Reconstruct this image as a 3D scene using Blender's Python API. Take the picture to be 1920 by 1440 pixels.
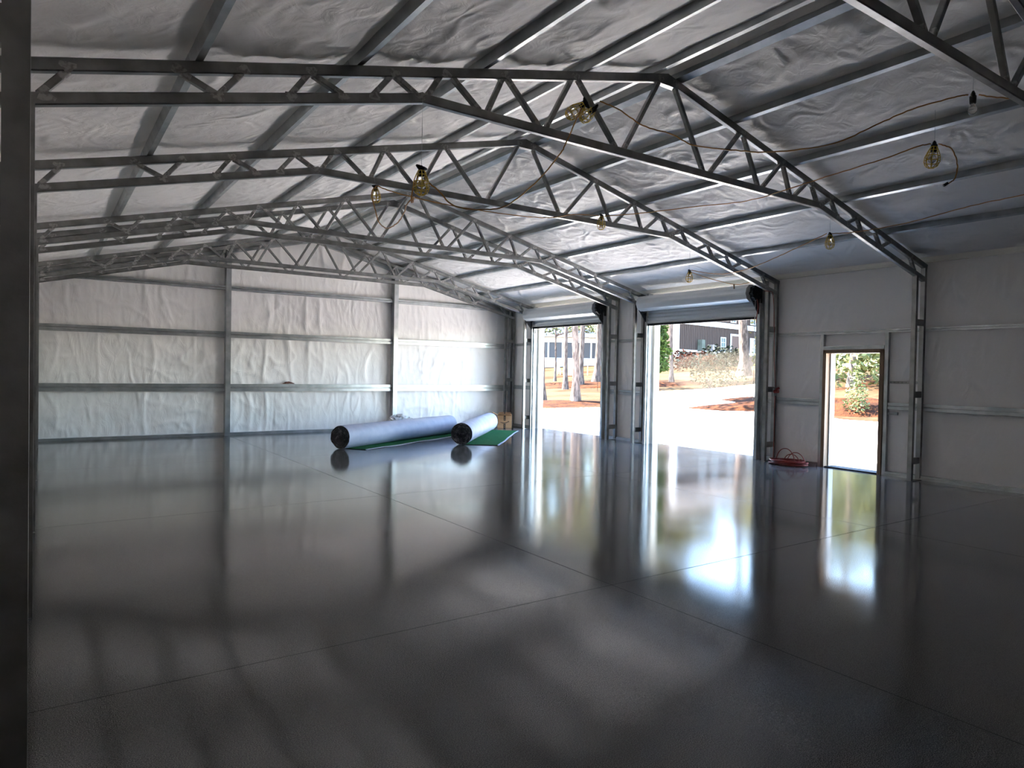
import bpy, bmesh, math, random
import numpy as np
from mathutils import Vector, Matrix
for o in list(bpy.data.objects): bpy.data.objects.remove(o)
C = bpy.context.scene.collection
SC = bpy.context.scene
PI = math.pi
# ------------------------------------------------------------------ camera
cam_d = bpy.data.cameras.new('camera'); cam_d.sensor_width = 36.0; cam_d.lens = 1280.07/1920*36.0
cam_d.clip_start = 0.05; cam_d.clip_end = 600
cam = bpy.data.objects.new('camera', cam_d); C.objects.link(cam)
fw = Vector((0.56798381, 0.82283263, -0.01846222)); rt = Vector((0.82302739, -0.56770956, 0.01821453)); upv = Vector((-0.00450633, 0.02554047, 0.99966363))
M3 = Matrix((rt, upv, -fw)).transposed()
cam.matrix_world = Matrix.Translation((0, 0, 1.6)) @ M3.to_4x4()
SC.camera = cam
# ------------------------------------------------------------------ light
w = bpy.data.worlds.new('sky'); SC.world = w; w.use_nodes = True
nt = w.node_tree; nt.nodes.clear()
sky = nt.nodes.new('ShaderNodeTexSky'); sky.sky_type = 'NISHITA'; sky.sun_disc = False
sky.sun_elevation = math.radians(49.5); sky.sun_rotation = math.radians(-30.0); sky.altitude = 100
sky.air_density = 1.0; sky.dust_density = 0.4; sky.ozone_density = 1.5
bg = nt.nodes.new('ShaderNodeBackground'); bg.inputs[1].default_value = 0.46
wo = nt.nodes.new('ShaderNodeOutputWorld')
nt.links.new(sky.outputs[0], bg.inputs[0]); nt.links.new(bg.outputs[0], wo.inputs[0])
sd = bpy.data.lights.new('sun', 'SUN'); sd.energy = 16.0; sd.angle = math.radians(0.6); sd.color = (1.0, 0.87, 0.73)
sun = bpy.data.objects.new('sun', sd); C.objects.link(sun)
el = math.radians(49.5); ldir = Vector((0.5*math.cos(el), -0.866*math.cos(el), -math.sin(el)))
sun.rotation_euler = ldir.to_track_quat('-Z', 'Y').to_euler(); sun.location = (0, 30, 40)
vs = SC.view_settings
vs.view_transform = 'Standard'; vs.look = 'None'; vs.gamma = 1.0; vs.use_curve_mapping = False; vs.exposure = 2.88
cy = SC.cycles
cy.use_denoising = True; cy.denoiser = 'OPENIMAGEDENOISE'
cy.max_bounces = 14; cy.diffuse_bounces = 11; cy.glossy_bounces = 5; cy.transmission_bounces = 6; cy.volume_bounces = 1
cy.sample_clamp_indirect = 8.0; cy.caustics_reflective = True; cy.caustics_refractive = False; cy.blur_glossy = 0.5

# ------------------------------------------------------------------ materials
def mat(name, col, rough=0.5, metal=0.0, spec=0.5, var=None, bump=None, coat=0.0):
    """var=(scale,(sx,sy,sz),col2,lo,hi)  bump=(scale,(sx,sy,sz),strength,distance)"""
    m = bpy.data.materials.new(name); m.use_nodes = True
    t = m.node_tree; b = t.nodes['Principled BSDF']
    b.inputs['Base Color'].default_value = (*col, 1); b.inputs['Roughness'].default_value = rough
    b.inputs['Metallic'].default_value = metal; b.inputs['Specular IOR Level'].default_value = spec
    b.inputs['Coat Weight'].default_value = coat
    if var or bump:
        tc = t.nodes.new('ShaderNodeTexCoord')
    if var:
        mp = t.nodes.new('ShaderNodeMapping'); mp.inputs['Scale'].default_value = var[1]
        n = t.nodes.new('ShaderNodeTexNoise'); n.inputs['Scale'].default_value = var[0]; n.inputs['Detail'].default_value = 5
        r = t.nodes.new('ShaderNodeMapRange'); r.inputs[1].default_value = var[3]; r.inputs[2].default_value = var[4]
        mx = t.nodes.new('ShaderNodeMix'); mx.data_type = 'RGBA'
        mx.inputs[6].default_value = (*col, 1); mx.inputs[7].default_value = (*var[2], 1)
        t.links.new(tc.outputs['Object'], mp.inputs[0]); t.links.new(mp.outputs[0], n.inputs['Vector'])
        t.links.new(n.outputs[0], r.inputs[0]); t.links.new(r.outputs[0], mx.inputs[0]); t.links.new(mx.outputs[2], b.inputs['Base Color'])
    if bump:
        mp = t.nodes.new('ShaderNodeMapping'); mp.inputs['Scale'].default_value = bump[1]
        n = t.nodes.new('ShaderNodeTexNoise'); n.inputs['Scale'].default_value = bump[0]; n.inputs['Detail'].default_value = 6
        n.inputs['Distortion'].default_value = 0.6
        bp = t.nodes.new('ShaderNodeBump'); bp.inputs['Strength'].default_value = bump[2]; bp.inputs['Distance'].default_value = bump[3]
        t.links.new(tc.outputs['Object'], mp.inputs[0]); t.links.new(mp.outputs[0], n.inputs['Vector'])
        t.links.new(n.outputs[0], bp.inputs['Height']); t.links.new(bp.outputs[0], b.inputs['Normal'])
    return m
M = {}
M['steel'] = mat('galvanised steel', (0.31, 0.31, 0.30), 0.36, 0.9, var=(6, (1, 1, 1), (0.21, 0.21, 0.20), 0.35, 0.65), bump=(60, (1, 1, 1), 0.15, 0.002))
M['steel2'] = mat('galvanised steel girt', (0.52, 0.54, 0.54), 0.36, 0.85, var=(5, (1, 1, 1), (0.38, 0.40, 0.40), 0.35, 0.65), bump=(50, (1, 1, 1), 0.12, 0.002))
M['coldgalv'] = mat('zinc spray paint', (0.42, 0.405, 0.39), 0.6, 0.0, var=(30, (1, 1, 1), (0.22, 0.21, 0.20), 0.45, 0.6))
def vinyl(name, sc, k):
    m = mat(name, (0.88, 0.855, 0.83), 0.58, 0.0, spec=0.28); t = m.node_tree; b = t.nodes['Principled BSDF']; L = t.links.new
    tc = t.nodes.new('ShaderNodeTexCoord'); prev = None
    for q, (scale, det, dist, st, dd) in enumerate(((2.2, 3, 1.6, 0.9*k, 0.045), (6.0, 4, 1.4, 0.55*k, 0.02))):
        mp = t.nodes.new('ShaderNodeMapping'); mp.inputs['Scale'].default_value = sc; mp.inputs['Location'].default_value = (q*3.1, 1.7, 0.4)
        n = t.nodes.new('ShaderNodeTexNoise'); n.noise_type = 'RIDGED_MULTIFRACTAL' if q == 0 else 'FBM'; n.normalize = True
        n.inputs['Scale'].default_value = scale; n.inputs['Detail'].default_value = det; n.inputs['Distortion'].default_value = dist
        bp = t.nodes.new('ShaderNodeBump'); bp.inputs['Strength'].default_value = st; bp.inputs['Distance'].default_value = dd
        L(tc.outputs['Object'], mp.inputs[0]); L(mp.outputs[0], n.inputs['Vector']); L(n.outputs[0], bp.inputs['Height'])
        if prev: L(prev.outputs[0], bp.inputs['Normal'])
        prev = bp
    L(prev.outputs[0], b.inputs['Normal']); return m
M['vinyl'] = vinyl('white vinyl roof insulation facing', (1, 1, 1), 1.0)
M['vinyl_wall'] = vinyl('white vinyl wall insulation facing', (1, 1, 0.45), 0.8)
M['eave'] = mat('eave strut with painted daylight', (0.85, 0.82, 0.74), 0.45, 0.0)  # daylight along the eave is put into this raised, whitish base colour
M['door_sheet'] = mat('ribbed white steel', (0.62, 0.64, 0.64), 0.35, 0.2)
M['trim'] = mat('ivory trim metal', (0.72, 0.68, 0.58), 0.5)
M['black'] = mat('black paint', (0.010, 0.010, 0.011), 0.65, spec=0.25, var=(20, (1, 1, 1), (0.03, 0.03, 0.03), 0.4, 0.6))
M['wood'] = mat('pine frame wood', (0.30, 0.20, 0.12), 0.65, var=(4, (8, 8, 0.6), (0.19, 0.12, 0.07), 0.3, 0.7))
M['red_cord'] = mat('red rubber cord', (0.24, 0.022, 0.014), 0.4)
M['yellow_cord'] = mat('amber rubber cord', (0.42, 0.19, 0.03), 0.45)
M['cage'] = mat('yellow plastic cage', (0.62, 0.42, 0.04), 0.4)
M['kraft'] = mat('kraft cardboard', (0.42, 0.24, 0.12), 0.8, var=(3, (1, 1, 6), (0.34, 0.19, 0.09), 0.3, 0.7))
M['tape'] = mat('dark printed tape', (0.02, 0.018, 0.016), 0.4)
M['turf_back'] = mat('grey white turf backing', (0.46, 0.49, 0.60), 0.55, var=(5, (1, 1, 1), (0.38, 0.42, 0.55), 0.35, 0.65), bump=(8, (1, 1, 1), 0.15, 0.01))
M['turf_core'] = mat('rolled turf edge', (0.035, 0.037, 0.042), 0.7, var=(14, (1, 1, 1), (0.20, 0.205, 0.22), 0.5, 0.68), bump=(25, (1, 1, 1), 0.6, 0.02))
M['turf'] = mat('green turf', (0.012, 0.09, 0.03), 0.95, spec=0.1, var=(9, (1, 1, 1), (0.02, 0.12, 0.045), 0.3, 0.7), bump=(300, (1, 1, 1), 0.5, 0.01))
M['plastic'] = mat('clear plastic sheeting', (0.62, 0.64, 0.66), 0.15, spec=0.7, bump=(15, (1, 1, 1), 0.5, 0.03))
M['rag'] = mat('rust coloured rag', (0.16, 0.07, 0.05), 0.8)
M['gravel'] = mat('white gravel', (0.80, 0.78, 0.75), 0.9, spec=0.2, var=(5, (1, 1, 1), (0.62, 0.61, 0.60), 0.42, 0.62), bump=(14, (1, 1, 1), 1.0, 0.06))
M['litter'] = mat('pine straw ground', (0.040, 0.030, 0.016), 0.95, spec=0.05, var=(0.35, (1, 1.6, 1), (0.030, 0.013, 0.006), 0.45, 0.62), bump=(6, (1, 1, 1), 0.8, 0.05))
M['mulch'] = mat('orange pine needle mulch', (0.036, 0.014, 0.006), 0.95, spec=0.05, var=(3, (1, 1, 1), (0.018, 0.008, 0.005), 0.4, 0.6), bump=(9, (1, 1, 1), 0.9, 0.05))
M['bark'] = mat('tree bark', (0.13, 0.10, 0.085), 0.9, spec=0.1, var=(4, (3, 3, 0.7), (0.05, 0.038, 0.032), 0.4, 0.6), bump=(6, (3, 3, 0.6), 0.9, 0.04))
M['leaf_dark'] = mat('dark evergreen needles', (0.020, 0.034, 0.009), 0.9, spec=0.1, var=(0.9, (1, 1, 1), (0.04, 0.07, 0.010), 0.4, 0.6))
M['leaf_pine'] = mat('yellow green pine needles', (0.075, 0.08, 0.018), 0.8, var=(0.5, (1, 1, 1), (0.13, 0.115, 0.035), 0.4, 0.6))
M['leaf_bright'] = mat('fresh green leaves', (0.045, 0.062, 0.010), 0.7, var=(1.4, (1, 1, 1), (0.085, 0.09, 0.02), 0.4, 0.6))
M['leaf_orange'] = mat('orange shrub leaves', (0.034, 0.008, 0.003), 0.9, spec=0.1, var=(2, (1, 1, 1), (0.02, 0.006, 0.003), 0.4, 0.6))
M['leaf_grey'] = mat('dusty grey green leaves', (0.017, 0.020, 0.012), 0.9, spec=0.1, var=(2, (1, 1, 1), (0.009, 0.012, 0.007), 0.4, 0.6))
M['siding'] = mat('grey board and batten siding', (0.060, 0.042, 0.034), 0.8, spec=0.2)
M['white'] = mat('white house trim', (0.5, 0.5, 0.5), 0.6)
M['roofmetal'] = mat('pale metal roofing', (0.30, 0.27, 0.25), 0.5)
M['pane'] = mat('window glass', (0.10, 0.13, 0.13), 0.1, spec=0.8)
M['screen'] = mat('grey porch screen', (0.05, 0.048, 0.048), 0.7)
M['concrete'] = mat('weathered block wall', (0.09, 0.10, 0.08), 0.9, var=(0.8, (1, 1, 1), (0.04, 0.055, 0.03), 0.4, 0.6))
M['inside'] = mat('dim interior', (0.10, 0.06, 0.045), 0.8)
M['tan_wood'] = mat('tan lumber', (0.42, 0.30, 0.16), 0.8)
g = bpy.data.materials.new('bulb glass'); g.use_nodes = True; gb = g.node_tree.nodes['Principled BSDF']
gb.inputs['Base Color'].default_value = (1, 0.97, 0.9, 1); gb.inputs['Roughness'].default_value = 0.05
gb.inputs['Transmission Weight'].default_value = 0.85; M['glass'] = g

def floor_material():
    m = bpy.data.materials.new('glossy grey flake epoxy'); m.use_nodes = True
    t = m.node_tree; b = t.nodes['Principled BSDF']; L = t.links.new
    tc = t.nodes.new('ShaderNodeTexCoord')
    n1 = t.nodes.new('ShaderNodeTexNoise'); n1.inputs['Scale'].default_value = 210; n1.inputs['Detail'].default_value = 2
    n2 = t.nodes.new('ShaderNodeTexNoise'); n2.inputs['Scale'].default_value = 0.8; n2.inputs['Detail'].default_value = 4
    L(tc.outputs['Object'], n1.inputs['Vector']); L(tc.outputs['Object'], n2.inputs['Vector'])
    r1 = t.nodes.new('ShaderNodeValToRGB'); e = r1.color_ramp.elements
    e[0].position = 0.42; e[0].color = (0.035, 0.036, 0.037, 1); e[1].position = 0.62; e[1].color = (0.21, 0.208, 0.20, 1)
    L(n1.outputs[0], r1.inputs[0])
    # control joints every 3.75 m in X, 4.22 m in Y
    sx = t.nodes.new('ShaderNodeSeparateXYZ'); L(tc.outputs['Object'], sx.inputs[0])
    def line(out, off, per, wd):
        a = t.nodes.new('ShaderNodeMath'); a.operation = 'SUBTRACT'; a.inputs[1].default_value = off - per/2; L(out, a.inputs[0])
        p = t.nodes.new('ShaderNodeMath'); p.operation = 'PINGPONG'; p.inputs[1].default_value = per/2; L(a.outputs[0], p.inputs[0])
        c = t.nodes.new('ShaderNodeMath'); c.operation = 'GREATER_THAN'; c.inputs[1].default_value = per/2 - wd; L(p.outputs[0], c.inputs[0])
        return c.outputs[0]
    lx = line(sx.outputs[0], 3.56, 3.79, 0.004); ly = line(sx.outputs[1], 3.78, 4.22, 0.004)
    mx = t.nodes.new('ShaderNodeMath'); mx.operation = 'MAXIMUM'; L(lx, mx.inputs[0]); L(ly, mx.inputs[1])
    cm = t.nodes.new('ShaderNodeMix'); cm.data_type = 'RGBA'; L(mx.outputs[0], cm.inputs[0]); L(r1.outputs[0], cm.inputs[6]); cm.inputs[7].default_value = (0.012, 0.012, 0.012, 1)
    L(cm.outputs[2], b.inputs['Base Color'])
    rr = t.nodes.new('ShaderNodeMapRange'); rr.inputs[1].default_value = 0.3; rr.inputs[2].default_value = 0.7; rr.inputs[3].default_value = 0.06; rr.inputs[4].default_value = 0.14
    L(n2.outputs[0], rr.inputs[0])
    rj = t.nodes.new('ShaderNodeMath'); rj.operation = 'MAXIMUM'; L(rr.outputs[0], rj.inputs[0]); 
    rk = t.nodes.new('ShaderNodeMath'); rk.operation = 'MULTIPLY'; rk.inputs[1].default_value = 0.8; L(mx.outputs[0], rk.inputs[0]); L(rk.outputs[0], rj.inputs[1])
    L(rj.outputs[0], b.inputs['Roughness'])
    b.inputs['IOR'].default_value = 1.44
    n3 = t.nodes.new('ShaderNodeTexNoise'); n3.inputs['Scale'].default_value = 150; n3.inputs['Detail'].default_value = 1
    L(tc.outputs['Object'], n3.inputs['Vector'])
    bp = t.nodes.new('ShaderNodeBump'); bp.inputs['Strength'].default_value = 0.07; bp.inputs['Distance'].default_value = 0.0014
    L(n3.outputs[0], bp.inputs['Height']); L(bp.outputs[0], b.inputs['Normal'])
    return m
M['floor'] = floor_material()

# ------------------------------------------------------------------ mesh helpers
class MB:
    def __init__(s): s.v = []; s.f = []; s.m = []; s.sm = []
    def poly(s, pts, faces, mi=0, smooth=False):
        o = len(s.v); s.v += [tuple(p) for p in pts]
        for f in faces: s.f.append([o+i for i in f]); s.m.append(mi); s.sm.append(smooth)
        return s
    def box(s, x0, y0, z0, x1, y1, z1, mi=0):
        p = [(x0,y0,z0),(x1,y0,z0),(x1,y1,z0),(x0,y1,z0),(x0,y0,z1),(x1,y0,z1),(x1,y1,z1),(x0,y1,z1)]
        return s.poly(p, [(0,3,2,1),(4,5,6,7),(0,1,5,4),(1,2,6,5),(2,3,7,6),(3,0,4,7)], mi)
    def bar(s, a, b, w, h, ref=(0,0,1), mi=0, ends=None):
        """rectangular tube a->b, w across, h along ref-ish. ends=(length, material index) colours the ends"""
        a = Vector(a); b = Vector(b); d = (b-a); L = d.length; d.normalize()
        side = d.cross(Vector(ref)).normalized(); u = side.cross(d).normalized()
        segs = [(0, L, mi)] if not ends else [(0, ends[0], ends[1]), (ends[0], L-ends[0], mi), (L-ends[0], L, ends[1])]
        c = min(w, h)*0.12
        prof = [(-w/2+c,-h/2),(w/2-c,-h/2),(w/2,-h/2+c),(w/2,h/2-c),(w/2-c,h/2),(-w/2+c,h/2),(-w/2,h/2-c),(-w/2,-h/2+c)]
        n = 8
        for k, (t0, t1, mm) in enumerate(segs):
            pts = [a+d*t+side*x+u*z for t in (t0, t1) for x, z in prof]
            fs = [(i, (i+1) % n, n+(i+1) % n, n+i) for i in range(n)]
            if k == 0: fs.append(tuple(range(n))[::-1])
            if k == len(segs)-1: fs.append(tuple(range(n, 2*n)))
            s.poly(pts, fs, mm)
        return s
    def extrude(s, prof, a, b, ux, uz, mi=0, closed=True):
        a = Vector(a); b = Vector(b); ux = Vector(ux); uz = Vector(uz); n = len(prof)
        pts = [p+ux*x+uz*z for p in (a, b) for x, z in prof]
        fs = [(i, (i+1) % n, n+(i+1) % n, n+i) for i in range(n)]
        fs += [tuple(range(n))[::-1], tuple(range(n, 2*n))]
        return s.poly(pts, fs, mi)
    def tube(s, pts, r, n=8, mi=0, caps=True, radii=None, smooth=True):
        P = [Vector(p) for p in pts]; rings = []; prev = None
        for i, p in enumerate(P):
            d = (P[min(i+1, len(P)-1)]-P[max(i-1, 0)]).normalized()
            if prev is None:
                prev = d.orthogonal().normalized()
            prev = (prev - d*prev.dot(d))
            if prev.length < 1e-6: prev = d.orthogonal()
            prev.normalize(); q = d.cross(prev); rr = radii[i] if radii else r
            rings.append([p+(prev*math.cos(2*PI*k/n)+q*math.sin(2*PI*k/n))*rr for k in range(n)])
        pts2 = [x for R in rings for x in R]; fs = []
        for i in range(len(P)-1):
            for k in range(n): fs.append((i*n+k, i*n+(k+1) % n, (i+1)*n+(k+1) % n, (i+1)*n+k))
        s.poly(pts2, fs, mi, smooth)
        if caps:
            o = len(s.v); s.poly(rings[0], [tuple(range(n))[::-1]], mi); s.poly(rings[-1], [tuple(range(n))], mi)
        return s
    def ring(s, c, r, ax, t=0.004, n=24, mi=0, m=6):
        c = Vector(c); ax = Vector(ax).normalized(); e = ax.orthogonal().normalized(); f = ax.cross(e)
        pts = [c+(e*math.cos(2*PI*i/n)+f*math.sin(2*PI*i/n))*r for i in range(n+1)]
        return s.tube(pts, t, m, mi, False)
    def build(s, name, mats, parent=None, loc=None):
        me = bpy.data.meshes.new(name); me.from_pydata(s.v, [], s.f)
        if not isinstance(mats, (list, tuple)): mats = [mats]
        for mm in mats: me.materials.append(mm)
        me.polygons.foreach_set('material_index', s.m); me.polygons.foreach_set('use_smooth', s.sm); me.update()
        o = bpy.data.objects.new(name, me); C.objects.link(o)
        if parent: o.parent = parent
        if loc: o.location = loc
        return o
def tag(o, label, cat, group=None, kind=None):
    if label: o['label'] = label
    if cat: o['category'] = cat
    if group: o['group'] = group
    if kind: o['kind'] = kind
    return o
def empty(name, loc, label, cat, group=None):
    o = bpy.data.objects.new(name, None); C.objects.link(o); o.location = loc; o.empty_display_size = 0.1
    return tag(o, label, cat, group)
def struct(o): o['kind'] = 'structure'; return o
def copy_tree(o, parent=None):
    c = o.copy(); C.objects.link(c)
    if parent is not None: c.parent = parent
    for ch in list(o.children): copy_tree(ch, c)
    return c
# smooth value noise in numpy
_rs = np.random.RandomState(7); _tab = _rs.rand(512, 512)
def vnoise(x, y):
    xi = np.floor(x).astype(int); yi = np.floor(y).astype(int); fx = x-xi; fy = y-yi
    fx = fx*fx*(3-2*fx); fy = fy*fy*(3-2*fy); g = lambda a, b: _tab[a % 512, b % 512]
    return (g(xi, yi)*(1-fx)+g(xi+1, yi)*fx)*(1-fy)+(g(xi, yi+1)*(1-fx)+g(xi+1, yi+1)*fx)*fy
def fbm(x, y, o=4):
    a = 0.5; r = 0; 
    for k in range(o): r = r+a*vnoise(x*2**k+17*k, y*2**k+31*k); a *= 0.5
    return r
def ridged(x, y): return 1-np.abs(2*vnoise(x, y)-1)

# ------------------------------------------------------------------ building dimensions (metres)
XL, XW = -0.037, 11.153          # inner faces of the left and right columns
XR = (XL+XW)/2; SL = 0.2426      # ridge, roof slope
def zc(x): return 4.760-SL*abs(x-XR)       # underside of the top chords
CH = 0.088                        # chord depth (vertical)
PH = 0.095                        # purlin depth
def zi(x): return zc(x)+CH+PH+0.004        # insulation facing at the purlins
XO = 11.42                        # right outer posts
WALLX = 11.545; LWALLX = 2*XR-WALLX
YFAR = 16.86; YNEAR = -6.5
FR = {'z': -0.55, 'a': 2.22, 'b': 5.18, 'c': 7.80, 'd': 11.263, 'e': 12.13, 'f': 15.58, 'g': 16.526}

# ------------------------------------------------------------------ floor slab
mb = MB(); mb.box(LWALLX-0.1, YNEAR-0.1, -0.14, 11.72, YFAR+0.25, 0.0)
struct(mb.build('floor', M['floor']))

# ------------------------------------------------------------------ insulation surfaces
def lines(a, b, step, extra=()):
    xs = sorted(set([a, b]+[e for e in extra if a < e < b])); out = []
    for p, q in zip(xs, xs[1:]):
        n = max(1, int(round((q-p)/step))); out += [p+(q-p)*i/n for i in range(n)]
    return np.array(out+[b])
def sheet(name, U, V, pos, nrm, disp, skip=None, back=0.10, topo=None):
    """grid U x V; pos(u,v)->xyz arrays, moved by disp along nrm, with a flat back sheet"""
    uu, vv = np.meshgrid(U, V, indexing='ij'); P = pos(uu, vv); h = disp(uu, vv)
    nu, nv = uu.shape; mb = MB()
    F = [p+h*n for p, n in zip(P, nrm)]; B = [p-back*n+0*uu for p, n in zip(P, nrm)]
    fv = np.stack([a.ravel() for a in F], 1); bv = np.stack([a.ravel() for a in B], 1)
    n = nu*nv; faces = []; 
    for i in range(nu-1):
        for j in range(nv-1):
            if skip and skip((U[i]+U[i+1])/2, (V[j]+V[j+1])/2): continue
            a, b, c, d = i*nv+j, (i+1)*nv+j, (i+1)*nv+j+1, i*nv+j+1
            faces.append((a, b, c, d)); faces.append((n+a, n+d, n+c, n+b))
    mb.v = [tuple(x) for x in fv]+[tuple(x) for x in bv]; mb.f = faces; mb.m = [0]*len(faces); mb.sm = [True]*len(faces)
    o = mb.build(name, M['vinyl' if name == 'ceiling' else 'vinyl_wall']); return struct(o)
SP = 1.173
def wrinkle_roof(y, s, seed):
    a = fbm(y*0.6+seed, s*0.6, 3)*3.0; b = fbm(y*0.5+9+seed, s*0.7+4, 3)*3.0
    w1 = ridged(y*1.3+a+seed, s*2.2+b)**4; w2 = ridged(y*3.1+b*1.3+seed*2, s*4.5+a)**3; w3 = ridged(y*5+a*2, s*10+b*2+seed)**2
    amp = np.clip(fbm(y*0.35+seed*3, s*0.4, 2)*2.4-0.4, 0.3, 1)
    return (0.026*w1+0.022*w2+0.010*w3)*amp
def roof_disp(seed):
    def f(y, s):
        fr = (s/SP) % 1.0
        sag = 0.035*np.sin(PI*fr)**0.8*(0.75+0.5*fbm(y*0.4+seed, s*0.3, 2))
        edge = np.sin(PI*fr)**0.5
        seam = 0
        for yy in FR.values(): seam = seam+0.012*np.exp(-((y-yy-0.36+0.01*np.sin(s*9))/0.02)**2)+0.010*np.exp(-((y-yy+0.05)/0.07)**2)*np.abs(np.sin(s*23+seed))
        return sag+wrinkle_roof(y, s, seed)*edge+seam*edge
    return f
cosS = 1/math.sqrt(1+SL*SL); sinS = SL*cosS
smax = 5.99
V = lines(0, smax, 0.036); U = lines(YNEAR, YFAR+0.05, 0.04)
sheet('ceiling', U, V, lambda y, s: (XR+s, y, 4.76+CH+PH-SL*s), (-sinS, 0, -cosS), roof_disp(3.3))
sheet('ceiling', U, V, lambda y, s: (XR-s, y, 4.76+CH+PH-SL*s), (sinS, 0, -cosS), roof_disp(8.1))
# right wall with its three openings
GZ1, GZ2 = 2.385, 1.145
OPEN = [(8.13, 11.07, 2.98), (12.53, 15.47, 3.02), (5.80, 6.86, 2.07)]
def skip_r(y, z): return any(a < y < b and z < h for a, b, h in OPEN)
def wall_disp(seed, gz, vert=1.0, amp=1.0):
    gz = [0]+list(gz)
    def f(u, z):
        k = np.ones_like(u)
        for a, b in zip(gz, gz[1:]):
            q = np.clip((z-a)/(b-a), 0, 1); k = np.where((z >= a) & (z <= b), np.sin(PI*q)**0.6, k)
        a = fbm(u*0.7+seed, z*0.7, 3)*2.5; b = fbm(u*0.8+5, z*0.5+seed, 3)*2.5
        vw = ridged(u*2.1+a*0.5+seed, z*0.35+b*0.2)**6; dg = ridged(u*2.0+z*1.4+a+seed, z*2.6-u*0.8+b)**4; fn = ridged(u*7+a*2, z*5+b*2)**3
        hi = np.clip(np.exp(-(np.minimum.reduce([np.abs(z-g) for g in gz])/0.22)**2), 0, 1)
        fold = ridged(u*6.5+seed+a*0.4, z*0.6)**3*hi
        am = np.clip(fbm(u*0.5+seed*2, z*0.5, 2)*2.6-0.6, 0.15, 1)
        return k*(0.022+amp*am*(0.018*vw*vert+0.014*dg+0.005*fn))+amp*0.012*fold*k
    return f
U = lines(YNEAR, YFAR+0.05, 0.06, [e for o_ in OPEN for e in o_[:2]]); V = lines(0, 3.66, 0.06, [o_[2] for o_ in OPEN]+[GZ1, GZ2])
sheet('wall_right', U, V, lambda y, z: (WALLX+0*y, y, z), (-1, 0, 0), wall_disp(2.2, (GZ2, GZ1, 3.45), 0.5, 0.7), skip_r)
U = lines(YNEAR, YFAR+0.05, 0.12); V = lines(0, 3.66, 0.12)
sheet('wall_left', U, V, lambda y, z: (LWALLX+0*y, y, z), (1, 0, 0), wall_disp(5.2, (GZ2, GZ1, 3.45)))
sheet('wall_near', lines(LWALLX, WALLX, 0.2), lines(0, 1, 0.1), lambda x, t: (x, YNEAR+0*x, t*(zi(0)*0+4.97-SL*np.abs(x-XR))), (0, 1, 0), lambda a, b: 0*a)
FZ = (1.11, 2.335, 3.41)
U = lines(LWALLX-0.1, WALLX+0.1, 0.03); V = lines(0, 1, 0.0085)
def far_disp():
    f = wall_disp(11.7, FZ+(5.2,), 1.0, 2.3)
    def h(x, t):
        z = t*(4.97-SL*np.abs(x-XR)); q = f(x, z)
        for xs, sg in ((0.99, 1), (1.85, 1), (2.86, 1), (4.62, -1), (4.98, 1), (6.2, 1), (6.55, -1), (8.6, 1), (9.15, -1), (9.9, 1)):
            q = q+0.016*np.exp(-((x-xs-0.012*np.sin(z*5+xs))/0.016)**2)*(0.5+0.5*np.sin(z*2.3+xs*3))*sg
        return q
    return h
sheet('wall_far', U, V, lambda x, t: (x, YFAR+0*x, t*(4.97-SL*np.abs(x-XR))), (0, -1, 0), far_disp())

# base rails
mb = MB()
for y0, y1 in ((YNEAR, 5.74), (6.93, 8.10), (11.10, 12.50), (15.50, YFAR)):
    mb.box(11.43, y0, 0.0, 11.54, y1, 0.032); mb.box(11.45, y0, 0.032, 11.54, y1, 0.065)
struct(mb.build('baseboard_right', M['steel2']))
mb = MB(); mb.box(LWALLX, 16.74, 0.0, WALLX, 16.85, 0.06)
struct(mb.build('baseboard_far', M['steel2']))
mb = MB(); mb.box(LWALLX, YNEAR, 0.0, LWALLX+0.11, YFAR, 0.06)
struct(mb.build('baseboard_left', M['steel2']))
# eave struts
for nm, x0, x1 in (('trim_1', 11.43, 11.535), ('trim_2', 2*XR-11.535, 2*XR-11.43)):
    mb = MB(); mb.box(x0, YNEAR, 3.455, x1, YFAR, 3.53); mb.box(x0+0.02 if x0 > 5 else x0, YNEAR, 3.43, x1 if x0 > 5 else x1-0.02, YFAR, 3.455); struct(mb.build(nm, M['eave']))

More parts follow.
